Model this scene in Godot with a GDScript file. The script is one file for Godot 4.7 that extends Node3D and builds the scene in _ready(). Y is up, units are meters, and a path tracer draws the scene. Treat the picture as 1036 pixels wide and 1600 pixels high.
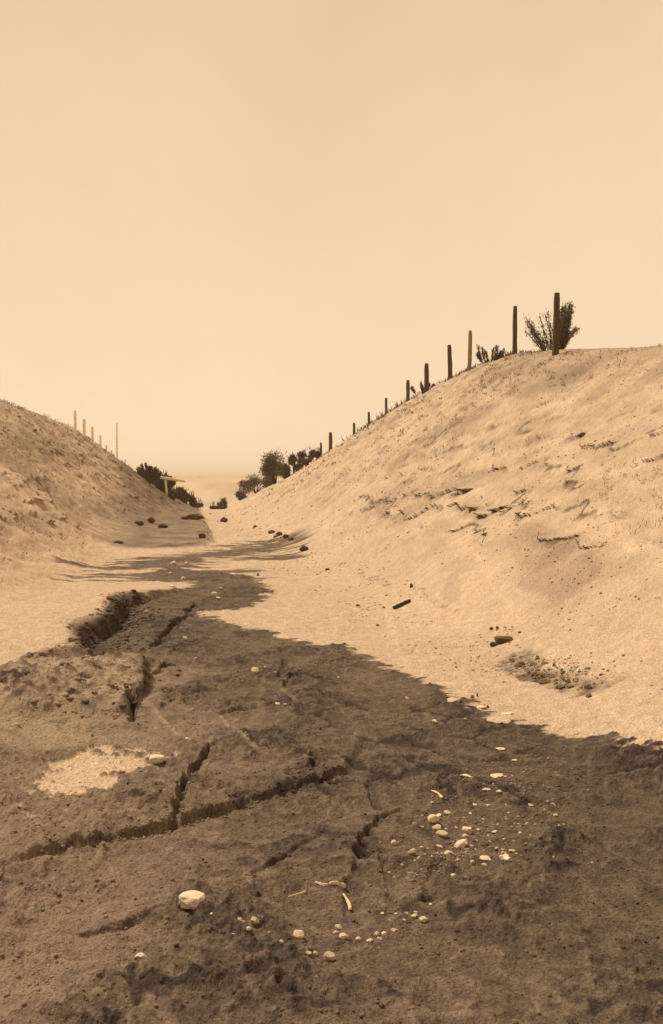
extends Node3D
# A dry gully between two sand banks. The camera stands at the origin, 1.5 m above the stream bed; d is the distance up the gully (d = -z).

const BED := [-10, 0, 20, 0, 40, -0.05, 60, -0.35, 95, -1.2, 120, -2.6, 170, -5, 300, -8]
const XF := [-10, 2.4, 3, 2.2, 6.5, 1.85, 8.6, 1.62, 11.3, 0.95, 15, 0.3, 20.4, -0.5, 27.4, -1.4, 36, -2.8, 46, -4.3, 63, -6.5, 80, -8.6, 95, -10.6, 130, -14]
const XC := [-10, 7.6, 8, 6.6, 13, 5.95, 18, 5.5, 21.7, 5.02, 27, 5, 32, 4.78, 36, 4.32, 44, 3.54, 50, 2.7, 56, 1.55, 63, 0.1, 72, -1.8, 80, -4.1, 88, -6.8, 95, -9.6, 130, -13]
const HC := [-10, 3.1, 8, 3.4, 13, 3.55, 18, 3.98, 21.7, 4.42, 27, 5.14, 32, 5.32, 36, 5.32, 44, 5, 50, 4.72, 56, 4.08, 63, 3.36, 72, 2.46, 80, 1.36, 88, 0.5, 95, -0.95, 110, -2.2, 130, -3, 300, -8]
const XL := [-10, -3.2, 5, -3.6, 10, -4.2, 18, -4.9, 23, -5.3, 40, -6.7, 60, -8.3, 90, -11.8, 130, -16]
const XLC := [-10, -8.6, 18, -10.2, 30, -11.2, 45, -12.3, 52, -13.2, 60, -14.1, 68, -14.9, 75, -15.4, 80, -15.2, 84, -14.9, 92, -14.2, 130, -18]
const HLC := [-10, 4.2, 18, 4.3, 30, 4.45, 45, 4.2, 52, 3.92, 60, 2.8, 68, 1.95, 75, 1.25, 80, 0.35, 84, -0.55, 90, -1.3, 110, -2.2, 130, -3, 300, -8]
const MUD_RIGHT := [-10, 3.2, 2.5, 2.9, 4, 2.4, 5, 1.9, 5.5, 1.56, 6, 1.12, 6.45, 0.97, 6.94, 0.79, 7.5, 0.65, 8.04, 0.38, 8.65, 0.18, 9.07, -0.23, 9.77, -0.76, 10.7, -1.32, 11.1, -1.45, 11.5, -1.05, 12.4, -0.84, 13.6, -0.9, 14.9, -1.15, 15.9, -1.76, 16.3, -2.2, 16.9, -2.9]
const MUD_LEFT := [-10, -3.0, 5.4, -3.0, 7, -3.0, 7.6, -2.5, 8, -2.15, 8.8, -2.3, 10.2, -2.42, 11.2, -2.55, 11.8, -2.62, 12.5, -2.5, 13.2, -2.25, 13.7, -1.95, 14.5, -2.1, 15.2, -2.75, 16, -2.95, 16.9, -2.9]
const SHADE_FAN_RIGHT := [-10, -9, 21.4, -4.6, 21.9, -3.4, 22.6, -2.95, 24, -3.0, 26, -3.3, 32, -4.2, 40, -5.3, 50, -6.9, 60, -8.2, 70, -9.6, 90, -12]  # right edge of the bank shadow painted on the low fan
# creases, cracks, ledges: x, d, x, d, radius, depth, darkening
const SEGS := [
	[0.572, 39.486, 1.915, 35.516, 0.5, 0, 0.2],
	[1.915, 35.516, 2.651, 33.062, 0.5, 0, 0.2],
	[2.152, 23.031, 2.602, 21.733, 0.45, 0, 0.35],
	[2.602, 21.733, 3.07, 20.568, 0.45, 0, 0.35],
	[1.443, 11.996, 1.653, 11.272, 0.15, 0, 0.22],
	[1.404, 11.361, 1.367, 10.493, 0.1, 0, 0.2],
	[1.461, 7.818, 1.564, 7.216, 0.16, -0.015, 0.5],
	[1.564, 7.216, 1.766, 6.542, 0.16, -0.015, 0.5],
	[3.428, 14.003, 3.598, 13.883, 0.07, -0.01, 0.3],
	[2.236, 9.895, 2.143, 8.951, 0.25, 0, 0.28],
	[4.143, 19.59, 4.626, 18.447, 0.5, 0, 0.25],
	[2.084, 11.608, 2.154, 10.124, 0.2, 0, 0.2],
	[1.587, 19.745, 2.387, 14.967, 0.25, 0, 0.15],
	[-6.479, 24.687, -6.535, 30.21, 0.3, 0, 0.2],
	[-0.679, 5.431, -0.714, 4.927, 0.021, -0.06, 0.22],
	[-0.714, 4.927, -0.7, 4.511, 0.021, -0.06, 0.22],
	[-0.7, 4.511, -0.688, 4.164, 0.021, -0.06, 0.22],
	[-0.09, 5.202, -0.057, 4.74, 0.02, -0.05, 0.2],
	[0.315, 4.422, 0.252, 4.353, 0.024, -0.03, 0.45],
	[0.252, 4.353, 0.204, 4.26, 0.024, -0.03, 0.45],
	[0.204, 4.26, 0.163, 4.134, 0.024, -0.03, 0.45],
	[0.163, 4.134, 0.141, 4, 0.024, -0.03, 0.45],
	[0.141, 4, 0.134, 3.854, 0.024, -0.03, 0.45],
	[-0.048, 4.02, -0.174, 3.826, 0.015, -0.02, 0.3],
	[-0.174, 3.826, -0.312, 3.652, 0.015, -0.02, 0.3],
	[-0.598, 3.337, -0.694, 3.264, 0.022, -0.025, 0.2],
	[-0.694, 3.264, -0.829, 3.195, 0.022, -0.025, 0.2],
	[-1.657, 11.758, -1.615, 10.037, 0.05, -0.08, 0.3],
	[-1.615, 10.037, -1.589, 8.786, 0.05, -0.08, 0.3],
	[-0.397, 8.208, -0.378, 7.304, 0.02, -0.03, 0.4],
	[-0.217, 7.598, -0.344, 7.098, 0.02, -0.025, 0.35],
	[-1.334, 7.863, -1.376, 7.549, 0.035, -0.05, 0.35],
	[-1.39, 6.693, -1.231, 5.982, 0.022, -0.07, 0.3],
	[-1.202, 6.444, -1.071, 6.064, 0.018, 0.012, -0.45],
	[-1.071, 6.064, -0.96, 5.825, 0.018, 0.012, -0.45],
	[-0.96, 5.825, -0.798, 5.509, 0.018, 0.012, -0.45],
	[-1.163, 6.537, -0.914, 6.316, 0.016, 0.01, -0.4],
	[-0.914, 6.316, -0.706, 6.147, 0.016, 0.01, -0.4],
	[-0.706, 6.147, -0.418, 5.327, 0.016, 0.01, -0.4],
	[-0.363, 7.007, -0.222, 6.444, 0.016, 0.01, -0.4],
	[-0.716, 6.231, -0.505, 6.444, 0.02, -0.03, 0.3],
	[0.049, 3.364, 0.105, 3.764, 0.03, -0.02, 0.2],
	[0.105, 3.764, 0.148, 3.896, 0.03, -0.02, 0.2],
	[0.432, 3.764, 0.352, 3.469, 0.03, -0.015, 0.25],
	[0.352, 3.469, 0.274, 3.364, 0.03, -0.015, 0.25],
	[1.049, 8.705, 1.225, 8.52, 0.02, -0.02, 0.4],
	[-0.09, 3.552, -0.273, 3.469, 0.02, -0.012, 0.15],
	[-0.273, 3.469, -0.436, 3.469, 0.02, -0.012, 0.15],
	[0.181, 4.77, 0.212, 4.422, 0.02, -0.03, 0.3],
	[0.211, 3.862, 0.215, 3.496, 0.02, -0.02, 0.2],
]
# ledges of firm earth on the bank: x, d, x, d, overhang, strength of shade painted in the seam below
const LEDGES := [
	[0.537, 22.606, 0.911, 20.627, 0.1, 0.9],
	[0.911, 20.627, 1.206, 19.464, 0.1, 0.9],
	[1.094, 20.246, 1.491, 18.539, 0.1, 0.78],
	[1.491, 18.539, 1.866, 16.462, 0.1, 0.78],
	[1.866, 16.462, 2.069, 15.391, 0.1, 0.78],
	[2.069, 15.391, 2.23, 14.775, 0.1, 0.78],
	[1.039, 18.107, 1.558, 16.066, 0.1, 0.585],
	[1.558, 16.066, 1.966, 14.399, 0.1, 0.585],
	[1.966, 14.399, 2.146, 13.735, 0.1, 0.585],
	[2.146, 13.735, 2.433, 12.722, 0.1, 0.585],
	[2.609, 15.849, 2.787, 14.903, 0.1, 0.65],
	[0.975, 11.988, 1.106, 11.151, 0.03, 0.585],
	[1.106, 11.151, 1.203, 10.576, 0.03, 0.585],
	[1.203, 10.576, 1.309, 9.944, 0.03, 0.585],
	[0.401, 14.451, 0.637, 13.375, 0.05, 0.455],
	[0.637, 13.375, 0.763, 12.541, 0.05, 0.455],
	[1.997, 15.612, 2.196, 14.871, 0.1, 0.65],
	[2.037, 14.043, 2.246, 13.252, 0.1, 0.52],
	[1.316, 21.718, 1.478, 21.578, 0.1, 0.65],
	[1.554, 21.059, 1.665, 20.715, 0.1, 0.65],
	[2.625, 13.414, 2.741, 13.598, 0.1, 0.52],
	[1.37, 8.544, 1.221, 8.495, 0.02, 0.65],
	[1.221, 8.495, 1.049, 8.705, 0.02, 0.65],
]
const WETS := [[-3.703, 16.831, -3.153, 17.482, 0.55, 0.18], [-3.153, 17.482, -2.61, 16.952, 0.55, 0.18], [-3.004, 17.76, -2.691, 19.59, 0.55, 0.22], [-2.691, 19.59, -2.063, 19.773, 0.55, 0.22], [-2.063, 19.773, -1.643, 21.089, 0.55, 0.22], [-1.643, 21.089, -1.17, 22.72, 0.55, 0.22], [-1.17, 22.72, -1.132, 24.145, 0.55, 0.22], [-2.284, 22.606, -1.798, 23.08, 0.5, 0.13], [-1.798, 23.08, -1.1, 22.834, 0.5, 0.13], [-1.806, 18.473, -1.216, 18.78, 0.5, 0.16], [-1.216, 18.78, -1, 19.409, 0.5, 0.16], [-2.321, 16.112, -2.729, 14.849, 0.4, 0.3]]
const FRINGE := [[1.149, 58.2], [1.553, 56.2], [2.17, 53.2], [2.707, 50.2], [3.172, 47.3], [3.552, 44.3], [3.781, 42]]
const FRINGE2 := [[4.202, 37.2], [4.421, 36], [4.536, 34.2], [4.798, 32.2], [4.884, 30.5], [4.993, 28.5], [5.032, 27.2]]
const FRINGE3 := [[-15.121, 70], [-15.37, 77], [-14.565, 79.5], [-13.754, 81.5], [-13.059, 85], [-12.652, 88]]
const BEAM := [-9.322, 1.71, -7.962, 1.5, -8.942, 1.081, 53]

const SAND := Vector3(0.59, 0.455, 0.355)
const MUD := Vector3(0.119, 0.090, 0.077)

var rng := RandomNumberGenerator.new()
var n_big := FastNoiseLite.new()
var n_mid := FastNoiseLite.new()
var n_fine := FastNoiseLite.new()
var n_ridge := FastNoiseLite.new()
var n_grit := FastNoiseLite.new()
var n_clod := FastNoiseLite.new()
var n_net := FastNoiseLite.new()
var R := {}
var row_segs: Array = []
var row_wets: Array = []
var out_color := Color()
var out_shift := Vector2.ZERO
var row_ledges: Array = []
var used := {}


func noise(n: FastNoiseLite, sd: int, freq: float, octaves: int, kind := FastNoiseLite.FRACTAL_FBM) -> void:
	n.seed = sd
	n.noise_type = FastNoiseLite.TYPE_SIMPLEX_SMOOTH
	n.frequency = freq
	n.fractal_type = kind
	n.fractal_octaves = octaves


func numbered(called: String) -> String:
	var k: int = used.get(called, 0)
	used[called] = k + 1
	return called if k == 0 else "%s_%03d" % [called, k]


func tag(o: Node3D, label: String, category := "", group := "", kind := "") -> void:
	if label: o.set_meta("label", label)
	if category: o.set_meta("category", category)
	if group: o.set_meta("group", group)
	if kind: o.set_meta("kind", kind)


func top(o: Node3D, called: String) -> Node3D:
	o.name = numbered(called)
	add_child(o, true)
	return o


func mesh_node(m: Mesh, mat: Material) -> MeshInstance3D:
	var o := MeshInstance3D.new()
	o.mesh = m
	o.material_override = mat
	return o


func part(root: Node3D, called: String, m: Mesh, mat: Material) -> MeshInstance3D:
	var o := mesh_node(m, mat)
	o.name = called
	root.add_child(o, true)
	return o


func mat(c: Vector3, rough: float, vertex := false, spec := 0.3) -> StandardMaterial3D:
	var m := StandardMaterial3D.new()
	m.albedo_color = Color(c.x, c.y, c.z).linear_to_srgb()
	m.roughness = rough
	m.metallic_specular = spec
	m.vertex_color_use_as_albedo = vertex
	return m


func table(t: Array, d: float) -> float:
	var last := t.size() - 2
	if d <= t[0]: return t[1]
	if d >= t[last]: return t[last + 1]
	var k := 0
	while t[k + 2] < d: k += 2
	return lerpf(t[k + 1], t[k + 3], (d - t[k]) / float(t[k + 2] - t[k]))


func soft_table(t: Array, d: float) -> float:
	var w := 0.5 + 0.05 * absf(d)
	return (table(t, d - w) + table(t, d - w * 0.5) + 2.0 * table(t, d) + table(t, d + w * 0.5) + table(t, d + w)) / 6.0


func smin(a: float, b: float, k: float) -> float:
	var h := clampf(0.5 + 0.5 * (b - a) / k, 0.0, 1.0)
	return b * (1.0 - h) + a * h - k * h * (1.0 - h)


func profile(t: float) -> float:
	if t < -0.2: return 0.0
	return smin(-smin(-t, 0.0, 0.16) * 1.04, 1.0, 0.14)


func set_row(d: float) -> void:
	R = {"d": d, "bed": soft_table(BED, d), "xf": soft_table(XF, d), "xc": soft_table(XC, d), "hc": soft_table(HC, d), "xl": soft_table(XL, d), "xlc": soft_table(XLC, d), "hlc": soft_table(HLC, d),
		"mr": table(MUD_RIGHT, d), "ml": table(MUD_LEFT, d), "fan": table(SHADE_FAN_RIGHT, d)}
	row_segs = []
	for s in SEGS:
		var pad: float = s[4] * 3.0 + 0.12
		if d > minf(s[1], s[3]) - pad and d < maxf(s[1], s[3]) + pad:
			row_segs.append(PackedFloat64Array(s))
	row_ledges = []
	for s in LEDGES:
		if d > minf(s[1], s[3]) - 0.6 and d < maxf(s[1], s[3]) + 0.6:
			row_ledges.append(PackedFloat64Array(s))
	row_wets = []
	for s in WETS:
		if d > minf(s[1], s[3]) - 1.8 and d < maxf(s[1], s[3]) + 1.8:
			row_wets.append(PackedFloat64Array(s))


# height of the ground at x in the row set by set_row(); leaves its colour in out_color
func ground(x: float) -> float:
	var d: float = R.d
	var big := n_big.get_noise_2d(x, d)
	var mid := n_mid.get_noise_2d(x, d)
	var fine := n_fine.get_noise_2d(x, d)
	var ridge := n_ridge.get_noise_2d(x, d)
	var xf: float = R.xf + mid * 0.12
	var tr: float = (x - xf) / (R.xc - xf)
	var xl: float = R.xl + mid * 0.15
	var tl: float = (xl - x) / (xl - R.xlc)
	var pr := profile(tr)
	var pl := profile(tl)
	var y: float = R.bed + (R.hc - R.bed) * pr + (R.hlc - R.bed) * pl
	if d > 100.0:
		y += n_big.get_noise_2d(x * 0.1, d * 0.05) * minf((d - 100.0) * 0.008, 3.0) * 0.5
		y += 13.5 * smoothstep(500.0, 900.0, d) * (1.0 + 0.25 * n_big.get_noise_2d(x * 0.01, 3.0))
	var bank := clampf(maxf(tr, tl) * 4.0, 0.0, 1.0)
	var on_slope := bank * (1.0 - clampf((maxf(tr, tl) - 0.85) * 6.0, 0.0, 0.8))
	out_shift = Vector2.ZERO
	# weathered bank: hollows, firmer layers that stand out, broken ledges
	y += on_slope * (big * 0.15 + mid * 0.03)
	var ledge_shade := 0.0  # shadow under the ledge lips, painted as darker earth
	if bank > 0.0:
		var layer := n_fine.get_noise_3d(x * 0.35, y * 1.0 + mid * 0.25, d * 0.12)
		var lump3 := n_fine.get_noise_3d(x * 0.6, y * 0.6 + 20.0, d * 0.45)
		fine = lerpf(fine, layer * 0.6 + lump3 * 0.6, bank)
		y += on_slope * (layer * 0.016 + lump3 * 0.014)
		y += on_slope * n_mid.get_noise_3d(x * 1.3, y * 2.0, d * 0.7) * 0.06 * clampf(0.4 + mid * 2.0 + big, 0.0, 1.0)
		var right_side := tr > 0.0
		var patch: float
		if right_side: patch = smoothstep(-0.02, 0.25, n_big.get_noise_2d(x * 0.9 + 60.0, d * 0.5) + 0.26 * (1.0 - absf(tr - 0.5) * 3.0)) * smoothstep(0.08, 0.25, tr) * smoothstep(0.95, 0.8, tr)
		else: patch = smoothstep(-0.25, 0.15, n_big.get_noise_2d(x * 0.9 + 60.0, d * 0.5)) * smoothstep(0.02, 0.15, tl) * smoothstep(0.98, 0.85, tl)
		if patch > 0.01 and d < 90.0:
			var at := y / 0.42 + mid * 0.55 + big * 0.6
			var part_ := at - floorf(at)
			var broken := clampf(n_mid.get_noise_2d(x * 0.5 + 11.0 * floorf(at), d * 0.8) * 4.0 + 0.3, 0.0, 1.0)
			var k := patch * broken * (0.4 + 0.6 * clampf(d / 15.0, 0.0, 1.0))
			out_shift.x += (-1.0 if right_side else 1.0) * k * (0.085 if right_side else 0.12) * exp(-part_ * 6.0)
			ledge_shade = maxf(ledge_shade, k * smoothstep(0.76, 0.93, part_) * (0.8 if right_side else 0.6))
	for s in row_ledges:
		var lx: float = s[2] - s[0]
		var ld: float = s[3] - s[1]
		var span := lx * lx + ld * ld
		var qx: float = x - s[0] + fine * 0.10 + mid * 0.12
		var qd: float = d - s[1]
		var t0 := (qx * lx + qd * ld) / span
		if t0 < 0.0 or t0 > 1.0: continue
		var perp := (qx * ld - qd * lx) / sqrt(span)
		if ld < 0.0: perp = -perp
		var rag := clampf(0.75 + n_mid.get_noise_2d(x * 3.0, d * 3.0) * 2.2, 0.0, 1.0)
		var thick: float = s[4]
		if perp > 0.0 and perp < thick * 8.0: out_shift.x -= thick * rag * exp(-perp / (thick * 1.6))
		elif perp <= 0.0 and perp > -thick * 1.5: ledge_shade = maxf(ledge_shade, s[5] * rag * smoothstep(-thick * 1.5, -thick * 0.5, perp))
	y += (0.35 + 0.65 * bank) * fine * 0.008
	# colour
	var striate := n_mid.get_noise_2d(x * 1.3 + 7.0, d * 3.1 + 3.0)
	var jag := striate * 0.19 + fine * 0.06 + (n_fine.get_noise_2d(x * 0.6 + 3.0, d * 1.6) * 0.12 if d < 20.0 else 0.0)
	var m := 0.0
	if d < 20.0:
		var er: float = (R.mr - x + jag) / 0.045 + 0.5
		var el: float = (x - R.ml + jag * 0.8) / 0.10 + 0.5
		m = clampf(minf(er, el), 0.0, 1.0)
		if d < 8.2:
			m *= 1.0 - 0.32 * smoothstep(-1.0, -1.5, x + mid * 0.35 + fine * 0.2) * smoothstep(5.2, 5.8, d) * smoothstep(8.2, 7.6, d)
			m *= 1.0 - 0.20 * smoothstep(-0.15, -1.15, x + fine * 0.25 + mid * 0.2) * smoothstep(7.5, 5.6, d)
			# the pale wash of dry sand at the left
			var wash := sqrt(((x + 1.26) / 0.24) ** 2 + ((d - 4.93 - (x + 1.26) * 0.6) / 0.40) ** 2) + jag * 3.0 + fine * 0.7
			m *= smoothstep(0.86, 1.12, wash)
	for s in row_wets:
		var ax: float = x - s[0]
		var ad: float = (d - s[1]) / s[4]
		var bx: float = s[2] - s[0]
		var bd: float = (s[3] - s[1]) / s[4]
		var t := clampf((ax * bx + ad * bd) / (bx * bx + bd * bd + 1e-6), 0.0, 1.0)
		var streak := n_mid.get_noise_2d(x * 0.55 + 7.0, d * 2.2 + 3.0)
		var e := sqrt(((ax - bx * t) / s[5]) ** 2 * 0.05 + (ad - bd * t) ** 2) + streak * 1.3 + jag * 0.5
		m = maxf(m, clampf((0.85 - e) / 0.25, 0.0, 1.0) * 0.95 * (1.0 - smoothstep(0.0, 0.35, bank)))
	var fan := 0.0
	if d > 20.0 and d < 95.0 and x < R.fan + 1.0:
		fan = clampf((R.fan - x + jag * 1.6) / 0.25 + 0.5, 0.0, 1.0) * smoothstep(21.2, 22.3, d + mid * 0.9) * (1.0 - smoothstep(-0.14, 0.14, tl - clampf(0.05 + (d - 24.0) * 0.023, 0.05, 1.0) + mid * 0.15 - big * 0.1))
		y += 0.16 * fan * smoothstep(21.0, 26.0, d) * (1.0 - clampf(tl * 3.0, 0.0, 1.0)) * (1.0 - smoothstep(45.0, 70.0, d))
		m = maxf(m, fan * (0.72 + 0.35 * mid))  # the left bank's cast shadow, put into the ground colour
	# the stream bed: terraces that the water has cut
	var steep := 0.0
	if d < 20.0 and x < 4.0:
		var cut := big * 0.22 + mid * 0.05
		if d > 7.2 and d < 14.5:
			var edge: float = (R.ml + 0.04 - x + cut)
			var a := smoothstep(7.4, 8.4, d) * smoothstep(14.0, 11.4, d)
			y += a * 0.15 * smoothstep(-0.10, 0.04, edge) * (1.0 - 0.5 * smoothstep(0.3, 2.0, edge))
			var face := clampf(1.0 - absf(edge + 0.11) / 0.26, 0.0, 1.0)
			m = maxf(m, a * clampf(face * 1.8, 0.0, 1.0) * 1.12)  # shade on the scarp face is painted into the colour
			y -= a * 0.10 * face * smoothstep(8.0, 9.0, d)
			steep = maxf(steep, a * smoothstep(0.3, 0.7, face))
		if d > 5.9 and d < 8.2 and x < -1.0:
			var a2 := smoothstep(5.95, 6.25, d + cut * 1.5) * smoothstep(8.2, 7.5, d)
			var lump := smoothstep(0.06, -0.05, x + 1.45 + cut * 1.6) * smoothstep(-2.9, -2.1, x)
			y += a2 * lump * (0.11 + mid * 0.06 + clampf(-n_clod.get_noise_2d(x * 0.55 + mid * 0.1, d * 0.55) - 0.3, 0.0, 0.7) * 0.06)
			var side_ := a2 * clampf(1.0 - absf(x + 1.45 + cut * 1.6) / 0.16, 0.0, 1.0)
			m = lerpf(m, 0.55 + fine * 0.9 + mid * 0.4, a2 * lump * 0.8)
			m = maxf(m, side_ * 1.12)  # shaded side of the lump, darkened by colour
			steep = maxf(steep, maxf(side_, a2 * lump * 0.5))
		if d > 3.4 and d < 6.4 and x < 0.5:
			var fx: float
			if x < -0.685: fx = 4.19 + (x + 0.685) * 0.82
			else: fx = 4.19 + (x + 0.685) * 0.93
			var g := d - fx + mid * 0.035 + big * 0.06 + fine * 0.008
			var ends := smoothstep(0.10, 0.045, x + mid * 0.03 - (d - 4.9) * 0.15) * smoothstep(-1.5, -1.0, x)
			var a3 := smoothstep(-0.012, 0.016, g) * (1.0 - smoothstep(0.15, 1.15, g)) * ends
			y += a3 * (0.042 + ridge * 0.010)
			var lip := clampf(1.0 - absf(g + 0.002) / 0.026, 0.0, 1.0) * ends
			m = maxf(m, lip * 1.12)  # shade on the slab's front face, laid on as darker colour
			steep = maxf(steep, lip)
	var extra := 0.0
	for s in row_segs:
		var jx: float = x + mid * s[4] * 1.1 + fine * s[4] * 0.6
		var jd: float = d + striate * s[4] * 1.0 + ridge * s[4] * 0.4
		var bx2: float = s[2] - s[0]
		var bd2: float = s[3] - s[1]
		var t2 := clampf(((jx - s[0]) * bx2 + (jd - s[1]) * bd2) / (bx2 * bx2 + bd2 * bd2 + 1e-6), 0.0, 1.0)
		var e2: float = sqrt((jx - s[0] - bx2 * t2) ** 2 + (jd - s[1] - bd2 * t2) ** 2) / s[4]
		if e2 < 1.6:
			var k := smoothstep(1.25, 0.65, e2)
			y += k * s[5] * (0.85 + fine * 0.5)
			if s[4] < 0.1: steep = maxf(steep, smoothstep(1.5, 1.1, e2) * smoothstep(0.5, 0.8, e2) * (1.0 if s[5] < -0.03 else 0.3))
			extra = extra + s[6] * k * (0.8 + fine) if absf(s[6]) > absf(extra) else extra
	var mud_and_shade := clampf(m, 0.0, 1.12)  # share of dark colour, for real mud and painted shade alike
	# silt lies smooth in places; elsewhere the mud is churned into clods
	var near := clampf(12.0 / (d + 2.0) - 0.4, 0.0, 1.0)
	var rough := clampf(0.30 + mid * 1.5 + big * 0.9 + 0.35 * smoothstep(-0.3, -1.2, x), 0.06, 1.0)
	if d < 5.0: rough *= 1.0 - 0.75 * smoothstep(0.55, 0.25, sqrt(((x + 0.2) / 0.75) ** 2 + ((d - 4.0) / 0.45) ** 2) * 0.5)
	var grit := n_grit.get_noise_3d(x, y * 1.2, d)
	y += near * (grit * (0.0025 + 0.004 * rough) + (1.0 - bank) * (ridge * 0.006 + fine * 0.010) * (0.15 + mud_and_shade * rough)) + (1.0 - bank) * mid * 0.035
	if near > 0.0 and bank < 0.9 and mud_and_shade > 0.1:
		var cell := n_clod.get_noise_2d(x + fine * 0.04, d)
		y += near * rough * smoothstep(0.25, 0.6, rough) * minf(mud_and_shade, 1.0) * (1.0 - bank) * clampf(-cell - 0.35, 0.0, 0.6) * 0.045
	if near > 0.0 and mud_and_shade > 0.1 and bank < 0.9:
		var net := n_net.get_noise_2d(x + fine * 0.05 + mid * 0.06, d + grit * 0.012)
		var line := smoothstep(-0.90, -0.975, net) * smoothstep(0.0, 0.25, mid - big * 0.7 + 0.05) * near
		y -= line * 0.006
		mud_and_shade = minf(mud_and_shade + line * 0.25, 1.2)
	# a thin crust that has broken away along curved fronts
	var crust := striate + ridge * 0.25 + mid * 0.5
	var flake := smoothstep(0.10, 0.125, crust)
	y += near * minf(mud_and_shade, 1.0) * flake * 0.006
	if steep > 0.02:
		var c1 := n_fine.get_noise_3d(x * 1.2, y * 1.6 + 7.0, d * 1.2)
		var c2 := n_fine.get_noise_3d(x * 1.2 + 31.0, y * 1.6, d * 1.2)
		var reach := 0.06 * clampf(d / 9.0, 0.35, 1.0)
		out_shift += Vector2(c1, c2) * steep * reach * 0.7
	var tone := 1.0 + (big * 0.20 + mid * 0.18) * (0.35 + 0.65 * bank) + fine * 0.22 + grit * 0.24
	if bank > 0.0: tone *= 1.0 + bank * (0.24 * n_mid.get_noise_3d(x * 1.6, y * 2.4, d * 0.6) - 0.26 * maxf(0.0, n_big.get_noise_3d(x * 2.0, y * 3.0 + 9.0, d * 0.7)))
	tone *= 1.0 + 0.10 * (flake - 0.5) * minf(mud_and_shade, 1.0) * near
	if bank > 0.0:
		var weed := clampf((big + mid * 0.8 - 0.02) * 2.2, 0.0, 1.0)
		tone *= 1.0 - 0.30 * bank * weed * clampf(tr if tr > 0.0 else tl, 0.2, 1.0)
		tone *= 1.0 - 0.22 * smoothstep(0.62, 1.0, tr + mid * 0.25) * smoothstep(40.0, 24.0, d)
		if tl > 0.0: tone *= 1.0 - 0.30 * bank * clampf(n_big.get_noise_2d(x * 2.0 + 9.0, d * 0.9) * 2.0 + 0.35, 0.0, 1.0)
	mud_and_shade = clampf(mud_and_shade + (mid * 0.13 + fine * 0.16 + grit * 0.16) * mud_and_shade - maxf(0.0, ridge - 0.25) * 0.25 * mud_and_shade, 0.0, 1.14)
	mud_and_shade = lerpf(mud_and_shade, maxf(mud_and_shade, 0.95), ledge_shade)
	if extra > 0.0: mud_and_shade = lerpf(mud_and_shade, 1.14, clampf(extra, 0.0, 1.0))
	elif extra < 0.0: mud_and_shade = lerpf(mud_and_shade, 0.25, clampf(-extra, 0.0, 1.0))
	var c := SAND.lerp(MUD, mud_and_shade)
	if mud_and_shade > 0.5 and d < 14.0: tone *= 1.0 - 0.24 * smoothstep(0.2, 1.6, x)
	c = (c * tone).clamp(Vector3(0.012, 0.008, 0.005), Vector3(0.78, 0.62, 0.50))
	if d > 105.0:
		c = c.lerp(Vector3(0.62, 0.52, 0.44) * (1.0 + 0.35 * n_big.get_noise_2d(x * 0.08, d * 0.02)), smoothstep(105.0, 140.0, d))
	out_color = Color(c.x, c.y, c.z)
	return y


func height(x: float, d: float) -> float:
	set_row(d)
	return ground(x)


# fine grain of sand and earth: relief and small differences of tone
func earth(m: StandardMaterial3D) -> void:
	m.uv1_triplanar = true
	m.uv1_world_triplanar = true
	m.uv1_scale = Vector3.ONE * 0.9
	var n := FastNoiseLite.new()
	noise(n, 301, 0.022, 6)
	n.fractal_gain = 0.75
	var h := NoiseTexture2D.new()
	h.width = 1024; h.height = 1024; h.seamless = true; h.noise = n
	m.heightmap_enabled = true
	m.heightmap_texture = h
	m.heightmap_scale = 1.6
	var n2 := FastNoiseLite.new()
	noise(n2, 302, 0.06, 4)
	n2.fractal_gain = 0.85
	var g := Gradient.new()
	g.set_color(0, Color(0.40, 0.39, 0.37))
	g.set_color(1, Color(1.0, 1.0, 1.0))
	g.add_point(0.36, Color(0.80, 0.79, 0.78))
	g.add_point(0.62, Color(0.97, 0.97, 0.97))
	var c := NoiseTexture2D.new()
	c.width = 1024; c.height = 1024; c.seamless = true; c.noise = n2; c.color_ramp = g
	m.albedo_texture = c


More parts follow.
